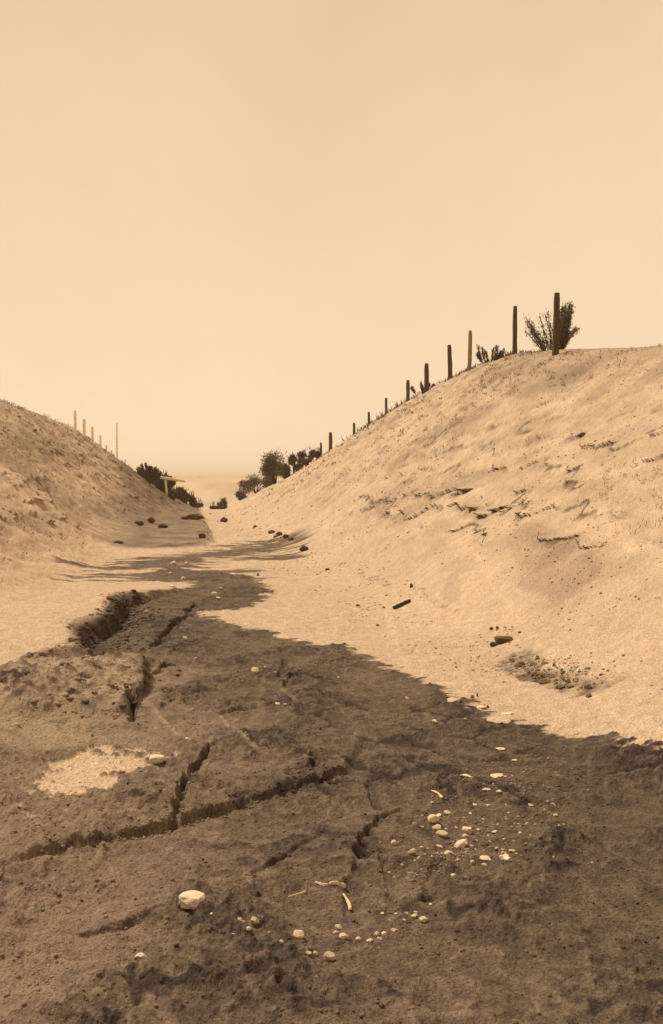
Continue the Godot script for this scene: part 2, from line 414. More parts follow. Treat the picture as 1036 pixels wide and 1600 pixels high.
func build_ground() -> void:
	var ds := PackedFloat64Array()
	var d := -9.0
	while d < 1500.0:
		ds.append(d)
		if d < 1.8: d += 0.12
		elif d < 15.0: d += maxf(0.0085, d * 0.0034)
		elif d < 110.0: d += d * 0.0058
		else: d += d * 0.045
	var us := PackedFloat64Array()
	var u := -3.0
	while u < 3.0:
		us.append(u)
		var a := absf(u)
		if a < 0.36: u += 0.00125
		elif a < 0.5: u += 0.004
		else: u += 0.012 + (a - 0.5) * 0.08
	var nc := us.size()
	var nr := ds.size()
	var ps := PackedVector3Array(); ps.resize(nc * nr)
	var cs := PackedColorArray(); cs.resize(nc * nr)
	var side := PackedByteArray(); side.resize(nc * nr)
	for r in nr:
		var dd := ds[r]
		set_row(dd)
		var spread := sqrt(dd * dd + 3.0) if dd > 0.0 else 1.75
		for c in nc:
			var x := us[c] * spread
			var y := ground(x)
			ps[r * nc + c] = Vector3(x + out_shift.x, y, -dd - out_shift.y)
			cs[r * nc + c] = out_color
			side[r * nc + c] = 3 if dd > 105.0 else (1 if x > R.xf else (2 if x < R.xl else 0))
	var ns := PackedVector3Array(); ns.resize(nc * nr)
	for r in nr:
		for c in nc:
			var i := r * nc + c
			var dx := ps[i + (1 if c < nc - 1 else 0)] - ps[i - (1 if c > 0 else 0)]
			var dz := ps[i - (nc if r > 0 else 0)] - ps[i + (nc if r < nr - 1 else 0)]
			ns[i] = dz.cross(dx).normalized()
	var names := ["stream_bed", "bank", "bank", "valley"]
	var labels := ["muddy stream bed of dark damp earth and pale sand", "steep pale sand bank rising to a fenced crest, right of the stream bed", "shaded sand bank rising to faint pale posts, left of the stream bed", "pale hazy valley beyond the mouth of the gully"]
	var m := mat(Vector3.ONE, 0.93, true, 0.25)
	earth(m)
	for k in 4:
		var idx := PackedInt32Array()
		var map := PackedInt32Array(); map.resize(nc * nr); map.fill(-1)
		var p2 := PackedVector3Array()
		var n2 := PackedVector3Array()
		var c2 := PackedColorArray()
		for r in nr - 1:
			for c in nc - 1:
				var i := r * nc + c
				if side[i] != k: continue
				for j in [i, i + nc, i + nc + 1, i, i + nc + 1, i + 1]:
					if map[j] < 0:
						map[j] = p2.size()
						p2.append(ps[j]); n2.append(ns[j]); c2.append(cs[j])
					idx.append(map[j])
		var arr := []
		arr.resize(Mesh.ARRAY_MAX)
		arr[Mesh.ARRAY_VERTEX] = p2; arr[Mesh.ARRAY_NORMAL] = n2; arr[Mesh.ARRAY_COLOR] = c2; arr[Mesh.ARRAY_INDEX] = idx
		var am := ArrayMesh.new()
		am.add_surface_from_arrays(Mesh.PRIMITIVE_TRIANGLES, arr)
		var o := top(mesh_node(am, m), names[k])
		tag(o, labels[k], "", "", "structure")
	print("ground ", nr, " x ", nc)


# ---------------------------------------------------------------- stones, clods
func ico(levels: int) -> Array:
	var t := (1.0 + sqrt(5.0)) / 2.0
	var v: Array[Vector3] = []
	for p in [Vector3(-1, t, 0), Vector3(1, t, 0), Vector3(-1, -t, 0), Vector3(1, -t, 0), Vector3(0, -1, t), Vector3(0, 1, t), Vector3(0, -1, -t), Vector3(0, 1, -t), Vector3(t, 0, -1), Vector3(t, 0, 1), Vector3(-t, 0, -1), Vector3(-t, 0, 1)]:
		v.append(p.normalized())
	var f: Array = [0, 11, 5, 0, 5, 1, 0, 1, 7, 0, 7, 10, 0, 10, 11, 1, 5, 9, 5, 11, 4, 11, 10, 2, 10, 7, 6, 7, 1, 8, 3, 9, 4, 3, 4, 2, 3, 2, 6, 3, 6, 8, 3, 8, 9, 4, 9, 5, 2, 4, 11, 6, 2, 10, 8, 6, 7, 9, 8, 1]
	for l in levels:
		var cache := {}
		var g: Array = []
		for k in range(0, f.size(), 3):
			var e := []
			for q in 3:
				var a: int = f[k + q]
				var b: int = f[k + (q + 1) % 3]
				var key := Vector2i(mini(a, b), maxi(a, b))
				if not cache.has(key):
					cache[key] = v.size()
					v.append(((v[a] + v[b]) * 0.5).normalized())
				e.append(cache[key])
			g.append_array([f[k], e[0], e[2], f[k + 1], e[1], e[0], f[k + 2], e[2], e[1], e[0], e[1], e[2]])
		f = g
	return [v, f]


# unit rock: bounding box about one metre; cuts = number of flat faces, lump = noise, tones in vertex colours
func rock(sd: int, levels: int, cuts: int, lump: float, c: Vector3, vary: float, boxy := 0.0) -> ArrayMesh:
	var r := RandomNumberGenerator.new()
	r.seed = sd
	var n := FastNoiseLite.new()
	noise(n, sd, 0.9, 4)
	var n2 := FastNoiseLite.new()
	noise(n2, sd + 50, 3.5, 3)
	var planes := []
	for k in cuts:
		planes.append([Vector3(r.randf_range(-1, 1), r.randf_range(-0.8, 1), r.randf_range(-1, 1)).normalized(), r.randf_range(0.62, 0.86)])
	var q := ico(levels)
	var ps: Array = q[0]
	var cols := []
	var moved: Array[Vector3] = []
	for p in ps:
		var w: Vector3 = p
		if boxy > 0.0:
			var box: Vector3 = p / maxf(absf(p.x), maxf(absf(p.y), absf(p.z)))
			w = p.lerp(box * 0.8, boxy)
		w *= 1.0 + lump * n.get_noise_3dv(p) + lump * 0.25 * n2.get_noise_3dv(p)
		for pl in planes:
			var over: float = w.dot(pl[0]) - pl[1]
			if over > 0.0: w -= pl[0] * over * 0.92
		moved.append(w * 0.5)
		var tn := 1.0 + vary * (n2.get_noise_3dv(p) + 0.6 * n.get_noise_3dv(p * 2.0))
		cols.append(Color(c.x * tn, c.y * tn, c.z * tn))
	var st := SurfaceTool.new()
	st.begin(Mesh.PRIMITIVE_TRIANGLES)
	var lo := Vector3.ONE * 9.0
	var hi := -lo
	for p in moved:
		lo = lo.min(p); hi = hi.max(p)
	for k in moved.size():
		st.set_color(cols[k])
		st.set_smooth_group(0)
		st.add_vertex((moved[k] - (lo + hi) * 0.5) / (hi - lo))
	var f: Array = q[1]
	for k in range(0, f.size(), 3):
		st.add_index(f[k]); st.add_index(f[k + 2]); st.add_index(f[k + 1])
	st.generate_normals()
	return st.commit()


func stone(m: Mesh, mt: Material, x: float, d: float, w: float, h: float, deep: float, turn: float, sink := 0.25, roll := 0.0) -> MeshInstance3D:
	var o := mesh_node(m, mt)
	var y := height(x, d)
	o.transform = Transform3D(Basis(Vector3.UP, turn) * Basis(Vector3.BACK, roll) * Basis.from_scale(Vector3(w, h, deep)), Vector3(x, y + h * (0.5 - sink), -d))
	return o


func build_stones() -> void:
	var white := Vector3(0.56, 0.47, 0.37)
	var m := mat(Vector3.ONE, 0.85, true, 0.3)
	var rounds := []
	var sharps := []
	var blocks := []
	for k in 5:
		rounds.append(rock(10 + k, 3, 4, 0.30, white * (0.8 + 0.05 * k), 0.25))
		sharps.append(rock(30 + k, 3, 10, 0.36, white * (0.78 + 0.05 * k), 0.25))
		blocks.append(rock(50 + k, 3, 1, 0.20, white * 0.95, 0.2, 0.62))
	var k := 0
	for s in [
		[-0.485, 3.333, 0.096, 0.055, "block", "largest white stone, squared and smooth, lying on the dark mud"],
		[-0.921, 5.073, 0.084, 0.049, "block", "white oblong stone beside the pale sand patch, left of the long crack in the mud"],
		[-0.597, 2.995, 0.042, 0.031, "round", "white oval stone at the very front, nearest the lower left corner"],
		[-0.256, 3.195, 0.03, 0.03, "sharp", "white three-cornered stone standing right of the largest white stone"],
		[-0.106, 3.12, 0.037, 0.034, "round", "white round stone in front of the pale twigs, left of the scattered pebbles"],
		[-0.006, 3, 0.038, 0.035, "round", "white round stone nearest the front edge, below the pair of oval pebbles"],
		[0.024, 3.25, 0.028, 0.021, "round", "upper of two pale oval pebbles close together in front of the bent twig"],
		[0.04, 3.17, 0.035, 0.023, "round", "lower and longer of two pale oval pebbles in front of the bent twig"],
		[0.446, 4.188, 0.053, 0.041, "round", "uppermost stone of three pale stones touching each other in the gravel"],
		[0.452, 4.134, 0.038, 0.032, "sharp", "middle stone of three pale stones touching each other in the gravel"],
		[0.47, 4.078, 0.054, 0.034, "round", "lowest and widest stone of three pale stones touching each other in the gravel"],
		[0.586, 4.149, 0.044, 0.032, "block", "pale block-shaped stone above the leaning long stone in the gravel"],
		[0.569, 4.084, 0.029, 0.02, "round", "small pale stone wedged between the block-shaped stone and the long leaning stone"],
		[0.537, 3.966, 0.061, 0.048, "long", "long pale stone leaning to the upper right with a dark shadow beside it"],
		[0.477, 4.309, 0.036, 0.018, "long", "pale sliver-shaped stone just above the three touching stones"],
		[0.521, 4.325, 0.036, 0.027, "round", "pale rounded stone above the three touching stones, right of the sliver"],
		[0.322, 3.829, 0.035, 0.03, "sharp", "white chipped stone left of the gravel, below the lone pebble by the curved groove"],
		[0.26, 3.974, 0.031, 0.028, "round", "lone white pebble inside the curved groove left of the gravel"],
		[0.468, 3.832, 0.035, 0.019, "round", "flat oval white pebble below the long leaning stone"],
		[0.605, 3.777, 0.043, 0.021, "round", "pale domed stone left of the curved white shard"],
		[0.69, 3.843, 0.024, 0.022, "sharp", "white chipped pebble just above the curved white shard"],
		[0.59, 3.7, 0.024, 0.016, "round", "small white pebble just below the pale domed stone"],
		[0.546, 3.718, 0.019, 0.016, "round", "small white pebble left of the pale domed stone"],
		[0.644, 5.986, 0.045, 0.033, "sharp", "white chipped stone alone on the mud below the pale sand slabs"],
		[-0.587, 7.436, 0.06, 0.065, "round", "largest pale stone in the small cluster on the middle of the mud"],
		[-1.364, 8.99, 0.048, 0.054, "round", "pale stone on the mud at the lower end of the straight dark groove"],
		[-1.528, 12.622, 0.084, 0.067, "round", "pale stone on the far mud tongue above the pale sand point"],
		[0.313, 3.255, 0.031, 0.021, "round", "rightmost and largest pebble in the curved row of pebbles at the front"],
	]:
		var set_of: Array = {"round": rounds, "sharp": sharps, "block": blocks, "long": rounds}[s[4]]
		var w: float = s[2]
		var roll := 0.0
		var tall: float = s[3] * (0.92 if s[4] != "long" else 0.6)
		if s[4] == "long": roll = 0.45
		var shape: Mesh = set_of[k % 5]
		if w > 0.08: shape = rock(66 + k, 4, 0, 0.15, white, 0.2, 0.42)
		var o := stone(shape, m, s[0], s[1], w, tall, w * 0.8, rng.randf_range(-0.35, 0.35), 0.16, roll)
		top(o, "stone")
		tag(o, s[5], "stone")
		k += 1
	for g in [
		["small pale pebble in the gravel scatter right of the curved groove", "pebbles in the gravel scatter", [[0.468, 4.479, 0.019, 0.012], [0.667, 4.47, 0.022, 0.012], [0.92, 4.441, 0.028, 0.015], [0.542, 4.173, 0.018, 0.015], [0.497, 4.17, 0.015, 0.012], [0.391, 4.137, 0.015, 0.012], [0.405, 4.285, 0.012, 0.009], [0.64, 4.176, 0.02, 0.012], [0.707, 4.161, 0.029, 0.012], [0.856, 4.227, 0.021, 0.018], [0.81, 4.119, 0.02, 0.014], [0.728, 4.046, 0.014, 0.014], [0.843, 4.067, 0.011, 0.014], [0.694, 3.898, 0.014, 0.011], [0.733, 3.898, 0.028, 0.011], [0.744, 3.859, 0.014, 0.011], [0.757, 3.832, 0.011, 0.011], [0.369, 3.929, 0.014, 0.008], [0.394, 3.935, 0.011, 0.008], [0.448, 3.974, 0.034, 0.011], [0.457, 3.588, 0.026, 0.013], [0.881, 3.805, 0.011, 0.011], [1.003, 4.291, 0.024, 0.018], [1.025, 4.45, 0.019, 0.015], [0.976, 4.113, 0.014, 0.014], [0.797, 4.586, 0.025, 0.016], [0.889, 4.913, 0.02, 0.014], [0.63, 4.356, 0.015, 0.012], [0.678, 4.297, 0.015, 0.012], [0.801, 4.34, 0.015, 0.012], [0.661, 4.012, 0.014, 0.011], [0.679, 3.946, 0.014, 0.011], [0.589, 3.94, 0.014, 0.011], [0.762, 4.012, 0.011, 0.011], [0.449, 3.893, 0.014, 0.011], [0.527, 3.871, 0.011, 0.011], [0.836, 4.297, 0.012, 0.012], [0.592, 4.291, 0.015, 0.012], [0.328, 3.786, 0.013, 0.011], [0.344, 3.761, 0.013, 0.011], [0.368, 3.775, 0.011, 0.008], [0.396, 3.78, 0.013, 0.011], [0.274, 3.729, 0.013, 0.011], [0.239, 3.66, 0.013, 0.01], [0.223, 3.705, 0.013, 0.011], [0.299, 3.673, 0.013, 0.01]]],
		["pale pebble in the curved row of pebbles below the gravel", "pebbles in the curved row at the front", [[0.176, 3.33, 0.014, 0.01], [0.225, 3.328, 0.014, 0.007], [0.263, 3.333, 0.019, 0.014], [0.295, 3.342, 0.017, 0.01], [0.285, 3.283, 0.024, 0.014], [0.2, 3.281, 0.012, 0.012], [0.25, 3.283, 0.014, 0.007], [0.211, 3.218, 0.023, 0.012], [0.177, 3.188, 0.021, 0.016], [0.151, 3.183, 0.021, 0.023], [0.158, 3.152, 0.018, 0.014], [0.126, 3.134, 0.025, 0.016], [0.089, 3.156, 0.021, 0.014], [0.352, 3.398, 0.012, 0.01]]],
		["pale pebble on the front mud between the largest white stone and the front twigs", "pebbles on the front mud", [[-0.309, 3.227, 0.019, 0.014], [-0.289, 3.149, 0.011, 0.011], [-0.269, 3.12, 0.018, 0.014], [-0.323, 3.118, 0.018, 0.014], [-0.159, 3.054, 0.018, 0.022], [-0.072, 3.004, 0.02, 0.011], [-0.051, 3.023, 0.018, 0.018], [0.013, 3.197, 0.019, 0.014], [-0.409, 3.257, 0.012, 0.009], [-0.204, 3.111, 0.011, 0.009]]],
		["small pale pebble strewn on the open middle of the dark mud", "pebbles on the middle mud", [[-0.674, 7.367, 0.03, 0.02], [-0.428, 7.341, 0.025, 0.02], [-0.358, 6.416, 0.035, 0.017], [-0.31, 6.398, 0.026, 0.017], [-1.131, 8.051, 0.027, 0.022], [-0.831, 5.56, 0.03, 0.015], [-1.379, 7.32, 0.025, 0.02], [0.523, 6.679, 0.027, 0.023], [0.054, 7.341, 0.025, 0.02], [0.831, 5.986, 0.02, 0.02], [0.139, 5.657, 0.015, 0.015], [-0.517, 7.565, 0.025, 0.02]]],
		["pale pebble along the far left margin of the mud", "pebbles along the far mud margin", [[-1.915, 8.327, 0.039, 0.033], [-2.119, 11.08, 0.052, 0.037], [-2.251, 14.743, 0.078, 0.059], [-2.596, 15.59, 0.072, 0.052], [-2.233, 13.617, 0.108, 0.045], [-1.395, 6.612, 0.054, 0.04], [-2.817, 17.333, 0.138, 0.103], [-2.579, 17.197, 0.091, 0.102], [-1.521, 13.299, 0.062, 0.044], [-1.433, 12.239, 0.057, 0.033]]],
	]:
		for s in g[2]:
			var set_of: Array = rounds if rng.randf() < 0.55 else sharps
			var o := stone(set_of[rng.randi() % 5], m, s[0], s[1], s[2], s[3] * 0.95, s[2] * 0.85, rng.randf_range(-0.6, 0.6), 0.3, rng.randf_range(-0.2, 0.2))
			top(o, "pebble")
			tag(o, g[0], "pebble", g[1])
	for s in [
		[0.945, 5.388, 0.063, 0.022, "pale flat flake lying highest on the mud, below the sand slabs"],
		[0.986, 5.187, 0.032, 0.014, "tiny pale flake below and right of the highest flake"],
		[0.671, 4.871, 0.06, 0.024, "pale flake with an upturned edge, leftmost of the flakes above the gravel"],
		[0.695, 4.836, 0.04, 0.017, "small dull flake tucked under the leftmost upturned flake"],
		[0.849, 4.93, 0.075, 0.027, "largest pale flake above the gravel, with one broken end"],
		[0.746, 4.629, 0.045, 0.013, "thin pale flake at the upper edge of the gravel"],
		[0.726, 4.447, 0.028, 0.009, "thin narrow flake inside the upper gravel"],
		[0.822, 6.481, 0.114, 0.039, "leftmost pale sand slab along the edge of the mud"],
		[0.997, 6.421, 0.078, 0.039, "small pale sand slab behind the largest slab at the mud's edge"],
		[1.04, 6.003, 0.155, 0.053, "largest pale sand slab jutting onto the dark mud"],
		[1.141, 6.249, 0.085, 0.034, "pale sand slab just behind the largest slab, to its right"],
	]:
		var big: bool = s[2] > 0.1
		var fl := rock(70 + k, 3, 5, 0.55, white * (0.97 if not big else 0.74), 0.16)
		k += 1
		var o := stone(fl, m, s[0], s[1], s[2], 0.012 if not big else 0.03, s[3] * (2.1 if not big else 2.6), rng.randf_range(-0.3, 0.3), 0.05 if not big else 0.3, 0.06 if not big else 0.02)
		if not big: o.rotate_object_local(Vector3.RIGHT, 0.22)
		top(o, "sand_slab" if big else "flake")
		tag(o, s[4], "sand slab" if big else "flake")
	var dark := Vector3(0.10, 0.068, 0.042)
	var md := mat(Vector3.ONE, 0.95, true, 0.2)
	var clods := []
	for q in 5: clods.append(rock(90 + q, 3, 3, 0.55, dark, 0.3))
	for s in [
		[1.499, 8.411, 0.158, 0.056, "brick", "dark flat block lying on the sand at the foot of the right bank"],
		[1.401, 8.357, 0.067, 0.05, "clod", "small dark clod touching the left end of the dark flat block"],
		[3.567, 13.833, 0.165, 0.073, "clod", "dark flat stone high on the right bank, well below the nearest post"],
		[-0.552, 19.423, 0.193, 0.141, "clod", "dark lone clod on the sand beside the far creek bend"],
		[-5.532, 27.942, 0.277, 0.166, "clod", "left one of a pair of dark clods on the earth fan with painted shade"],
		[-5.514, 29.632, 0.274, 0.196, "clod", "right one of a pair of dark clods on the earth fan with painted shade"],
		[-4.955, 28.549, 0.302, 0.151, "clod", "low dark clod in front of the pair on the earth fan with painted shade"],
		[-5.018, 34.886, 0.875, 0.253, "long", "long dark mound of earth at the far edge of the fan with painted shade"],
		[-4.083, 36.837, 0.316, 0.243, "clod", "dark clod alone on the bright far creek bed"],
		[-3.197, 23.973, 0.19, 0.158, "clod", "dark clod at the tip of the earth fan with painted shade"],
		[-4.878, 22.189, 0.264, 0.073, "long", "thin dark lump at the foot of the left bank"],
		[0.982, 11.877, 0.047, 0.071, "clod", "small dark upright clod at the top of the rill above the dark stick"],
	]:
		var shape: Mesh = clods[k % 5]
		if s[4] == "brick": shape = rock(140, 3, 2, 0.08, dark, 0.2, 0.85)
		var o := stone(shape, md, s[0], s[1], s[2], s[3], s[2] * (0.7 if s[4] != "long" else 0.35), rng.randf_range(-0.2, 0.2), 0.15)
		k += 1
		top(o, "flat_block" if s[4] == "brick" else "earth_clod")
		tag(o, s[5], "stone" if s[4] == "brick" else "clod")
	var brown := []
	for q in 5: brown.append(rock(110 + q, 3, 2, 0.55, Vector3(0.165, 0.118, 0.083), 0.3))
	for s in [[1.486, 7.576, 0.102, 0.071], [1.448, 7.746, 0.047, 0.052], [1.622, 7.603, 0.041, 0.061], [1.57, 7.495, 0.06, 0.04], [1.55, 7.128, 0.067, 0.067], [1.536, 6.957, 0.094, 0.056], [1.526, 7.283, 0.039, 0.025], [1.675, 7.262, 0.029, 0.044], [1.693, 7.052, 0.043, 0.043], [1.602, 6.746, 0.082, 0.046], [1.668, 6.799, 0.041, 0.046], [1.722, 6.799, 0.046, 0.028], [1.745, 6.56, 0.071, 0.058], [1.691, 6.339, 0.056, 0.039], [1.872, 6.708, 0.032, 0.027], [1.658, 6.684, 0.05, 0.032], [1.643, 7.42, 0.07, 0.04], [1.611, 7.062, 0.052, 0.038], [1.612, 6.927, 0.042, 0.033]]:
		var o := stone(brown[rng.randi() % 5], md, s[0], s[1], s[2], s[3], s[2] * 0.8, rng.randf_range(-3, 3), 0.42)
		top(o, "earth_clod")
		tag(o, "brown earth clod in the crumbling belt at the foot of the right bank", "clod", "clods in the crumbling belt")
	for s in [[-1.649, 26.576, 0.211, 0.123], [-1.353, 25.007, 0.231, 0.149], [-1.108, 23.649, 0.156, 0.125], [-0.941, 22.638, 0.135, 0.09], [-1.441, 24.811, 0.131, 0.082], [-2.417, 30.778, 0.183, 0.102], [1.479, 8.938, 0.048, 0.036], [1.525, 8.894, 0.036, 0.036], [1.657, 8.514, 0.028, 0.023], [0.977, 6.693, 0.027, 0.027], [1.021, 6.746, 0.018, 0.032], [1.044, 6.444, 0.026, 0.026], [-0.062, 15.601, 0.083, 0.041], [0.314, 11.574, 0.054, 0.031], [0.604, 11.128, 0.044, 0.03], [-1.168, 15.368, 0.041, 0.081], [0.479, 10.059, 0.047, 0.027]]:
		var o := stone(clods[rng.randi() % 5], md, s[0], s[1], s[2], s[3], s[2] * 0.8, rng.randf_range(-3, 3), 0.25)
		top(o, "earth_clod")
		tag(o, "small dark clod strewn singly on the pale sand apron", "clod", "clods strewn on the sand apron")


func scatter(called: String, label: String, meshes: Mesh, mt: Material, spots: Array) -> void:
	var mm := MultiMesh.new()
	mm.transform_format = MultiMesh.TRANSFORM_3D
	mm.mesh = meshes
	mm.use_colors = true
	mm.instance_count = spots.size()
	for k in spots.size(): 
		mm.set_instance_transform(k, spots[k][0])
		mm.set_instance_color(k, spots[k][1])
	var o := MultiMeshInstance3D.new()
	o.multimesh = mm
	o.material_override = mt
	top(o, called)
	tag(o, label, called.replace("_", " ").trim_suffix("s"), "", "stuff")


func spot(x: float, d: float, s: float, flat := 0.7, tone := 1.0) -> Array:
	var y := ground(x)
	var c := out_color * (tone * rng.randf_range(0.75, 1.25))
	return [Transform3D(Basis(Vector3.UP, rng.randf() * TAU) * Basis(Vector3.RIGHT, rng.randf_range(-0.4, 0.4)) * Basis.from_scale(Vector3(s, s * flat, s * rng.randf_range(0.6, 1.0))), Vector3(x + out_shift.x, y + s * flat * 0.08, -d - out_shift.y)), Color(c.r, c.g, c.b)]


func build_crumbs() -> void:
	var md := mat(Vector3.ONE, 0.95, true, 0.2)
	var a := []
	var tries := 0
	while a.size() < 5000 and tries < 60000:
		tries += 1
		var d := 2.3 * exp(rng.randf() * 1.75)
		var x := rng.randf_range(-0.42, 0.42) * d
		set_row(d)
		if x < R.ml + 0.1 or x > R.mr: continue
		var cl := n_mid.get_noise_2d(x * 1.5, d * 1.5) + 0.25 + 0.3 * smoothstep(-0.4, -1.0, x)
		if rng.randf() > cl * 1.3: continue
		a.append(spot(x, d, 0.004 + 0.017 * rng.randf() ** 3.0))
	for q in 700:
		var d := rng.randf_range(8.0, 11.6)
		set_row(d)
		a.append(spot(R.ml + 0.22 + absf(rng.randfn()) * 0.14, d, 0.008 + 0.05 * rng.randf() ** 3.0))
	for q in 600:
		var x := rng.randf_range(-1.15, 0.08)
		var d := 4.19 + (x + 0.685) * (0.82 if x < -0.685 else 0.93) - 0.02 + rng.randfn() * 0.045
		set_row(d)
		a.append(spot(x, d, 0.004 + 0.020 * rng.randf() ** 3.0))
	for q in 420:
		var d := rng.randf_range(7.6, 12.6)
		set_row(d)
		a.append(spot(R.ml + 0.06 + rng.randfn() * 0.09 + n_big.get_noise_2d(R.ml, d) * 0.22, d, 0.012 + 0.085 * rng.randf() ** 3.5, 0.55, rng.randf_range(0.6, 1.0)))
	for q in 900:
		var d := rng.randf_range(5.8, 8.0)
		var x := rng.randf_range(-2.3, -1.15)
		set_row(d)
		if rng.randf() > n_mid.get_noise_2d(x * 2.0, d * 2.0) * 1.5 + 0.5: continue
		a.append(spot(x, d, 0.008 + 0.065 * rng.randf() ** 5.0, 0.5, rng.randf_range(0.55, 1.1)))
	scatter("mud_crumbs", "small crumbs of dark earth strewn over the damp mud", rock(203, 2, 9, 0.85, Vector3(0.92, 0.92, 0.92), 0.4), md, a)
	var b := []
	while b.size() < 900:
		var t := rng.randf()
		var d := 3.75 + 1.5 * rng.randf()
		var x := 0.72 + (d - 4.3) * 0.25 + rng.randfn() * 0.22
		set_row(d)
		b.append(spot(x, d, 0.005 + 0.014 * t ** 2.2, 0.7, 0.9 + 2.6 * rng.randf() ** 3.0))
	for q in 110:
		var d := 3.62 + 0.0 + rng.randfn() * 0.035
		var x := 0.30 + q * 0.0036
		d += 0.35 * smoothstep(0.25, 0.7, x)
		set_row(d)
		b.append(spot(x, d, 0.005 + 0.009 * rng.randf(), 0.7, rng.randf_range(0.8, 2.4)))
	scatter("gravel", "fine brown and pale gravel between the pebbles right of the curved groove", rock(201, 1, 4, 0.3, Vector3(1, 1, 1), 0.5), md, b)
	var e := []
	tries = 0
	while e.size() < 4200 and tries < 60000:
		tries += 1
		var d := 6.0 * exp(rng.randf() * 2.2)
		var x := rng.randf_range(-0.36, 0.38) * d
		set_row(d)
		var tr: float = (x - R.xf) / (R.xc - R.xf)
		var tl: float = (R.xl - x) / (R.xl - R.xlc)
		if (tr < -0.2 or tr > 1.0) and (tl < 0.0 or tl > 1.0): continue
		var cl := n_big.get_noise_2d(x * 1.7 + 30.0, d * 1.2) + n_mid.get_noise_2d(x + 9.0, d) * 0.6
		if rng.randf() > cl * 1.8 + 0.12: continue
		e.append(spot(x, d, (0.006 + 0.022 * rng.randf() ** 2.5) * (0.6 + d * 0.07), 0.6, rng.randf_range(0.3, 0.8)))
	for q in 500:
		var t := rng.randf()
		var d := lerpf(7.75, 6.75, t) + rng.randfn() * 0.16
		var x := lerpf(1.45, 1.85, t) + rng.randfn() * 0.10
		set_row(d)
		e.append(spot(x, d, 0.006 + 0.030 * rng.randf() ** 3.0, 0.7, 0.55))
	scatter("bank_crumbs", "crumbs of earth and small tufts of dead grass speckling the sand banks", rock(202, 1, 2, 0.5, Vector3(1, 1, 1), 0.4), md, e)


func build_tufts(leafy: Material) -> void:
	var st := fresh()
	var made := 0
	var tries := 0
	while made < 900 and tries < 30000:
		tries += 1
		var d := 9.0 * exp(rng.randf() * 1.75)
		var x := rng.randf_range(-0.34, 0.38) * d
		set_row(d)
		var tr: float = (x - R.xf) / (R.xc - R.xf)
		var tl: float = (R.xl - x) / (R.xl - R.xlc)
		var t := tr if tr > 0.0 else tl
		if t < 0.08 or t > 1.02: continue
		var cl := n_big.get_noise_2d(x * 1.1 + 70.0, d * 0.8) * 1.6 + 0.9 * (t - 0.55) + (0.15 if tl > 0.0 else 0.0)
		if rng.randf() > cl: continue
		made += 1
		var y := ground(x)
		var px := d / 971.0
		var tone := rng.randf_range(0.9, 2.4)
		for q in 9:
			var p := Vector3(x + rng.randfn() * 0.05, y - 0.01, -d + rng.randfn() * 0.05)
			leaf(st, p, rand_dir(1.0), rng.randf_range(0.04, 0.13) * (0.5 + d * 0.02), maxf(px * 0.55, 0.006), tone * rng.randf_range(0.8, 1.2))
	var o := mesh_node(done(st), leafy)
	top(o, "grass")
	tag(o, "sparse dry tufts of grass dotted over both banks", "grass", "", "stuff")


# ---------------------------------------------------------------- wood
func tube(st: SurfaceTool, pts: Array, radii: Array, sides: int, c: Color, wob := 0.0) -> void:
	var n := pts.size()
	var rings := []
	for k in n:
		var along: Vector3 = (pts[mini(k + 1, n - 1)] - pts[maxi(k - 1, 0)]).normalized()
		var sd := along.cross(Vector3(0.31, 0.2, 0.93)).normalized()
		var up := along.cross(sd)
		var ring := []
		for q in sides:
			var an := TAU * q / sides
			var rr: float = radii[k] * (1.0 + wob * sin(q * 2.7 + 1.3) + wob * 0.5 * sin(k * 1.9 + q * 4.1))
			ring.append(pts[k] + (sd * cos(an) + up * sin(an)) * rr)
		rings.append(ring)
	for k in n - 1:
		for q in sides:
			var b := (q + 1) % sides
			for v in [rings[k][q], rings[k + 1][b], rings[k][b], rings[k][q], rings[k + 1][q], rings[k + 1][b]]:
				st.set_color(c)
				st.add_vertex(v)
	for e in [0, n - 1]:
		for q in sides:
			st.set_color(c)
			st.add_vertex(pts[e]); st.set_color(c)
			st.add_vertex(rings[e][q] if e == 0 else rings[e][(q + 1) % sides]); st.set_color(c)
			st.add_vertex(rings[e][(q + 1) % sides] if e == 0 else rings[e][q])


func fresh() -> SurfaceTool:
	var st := SurfaceTool.new()
	st.begin(Mesh.PRIMITIVE_TRIANGLES)
	st.set_smooth_group(-1)
	return st


func done(st: SurfaceTool) -> ArrayMesh:
	st.generate_normals()
	return st.commit()


func wood_material(c: Vector3) -> StandardMaterial3D:
	var m := mat(Vector3.ONE, 0.9, false, 0.2)
	var im := Image.create(128, 256, false, Image.FORMAT_RGB8)
	var n := FastNoiseLite.new()
	noise(n, 77, 0.02, 4)
	for y in 256:
		for x in 128:
			var g := 1.0 + 0.45 * n.get_noise_2d(x * 6.0, y * 0.7) + 0.25 * n.get_noise_2d(x * 1.5, y * 1.5 + 300.0)
			im.set_pixel(x, y, Color(c.x * g, c.y * g, c.z * g).linear_to_srgb())
	m.albedo_texture = ImageTexture.create_from_image(im)
	m.uv1_triplanar = true
	m.uv1_scale = Vector3(3, 1, 3)
	return m


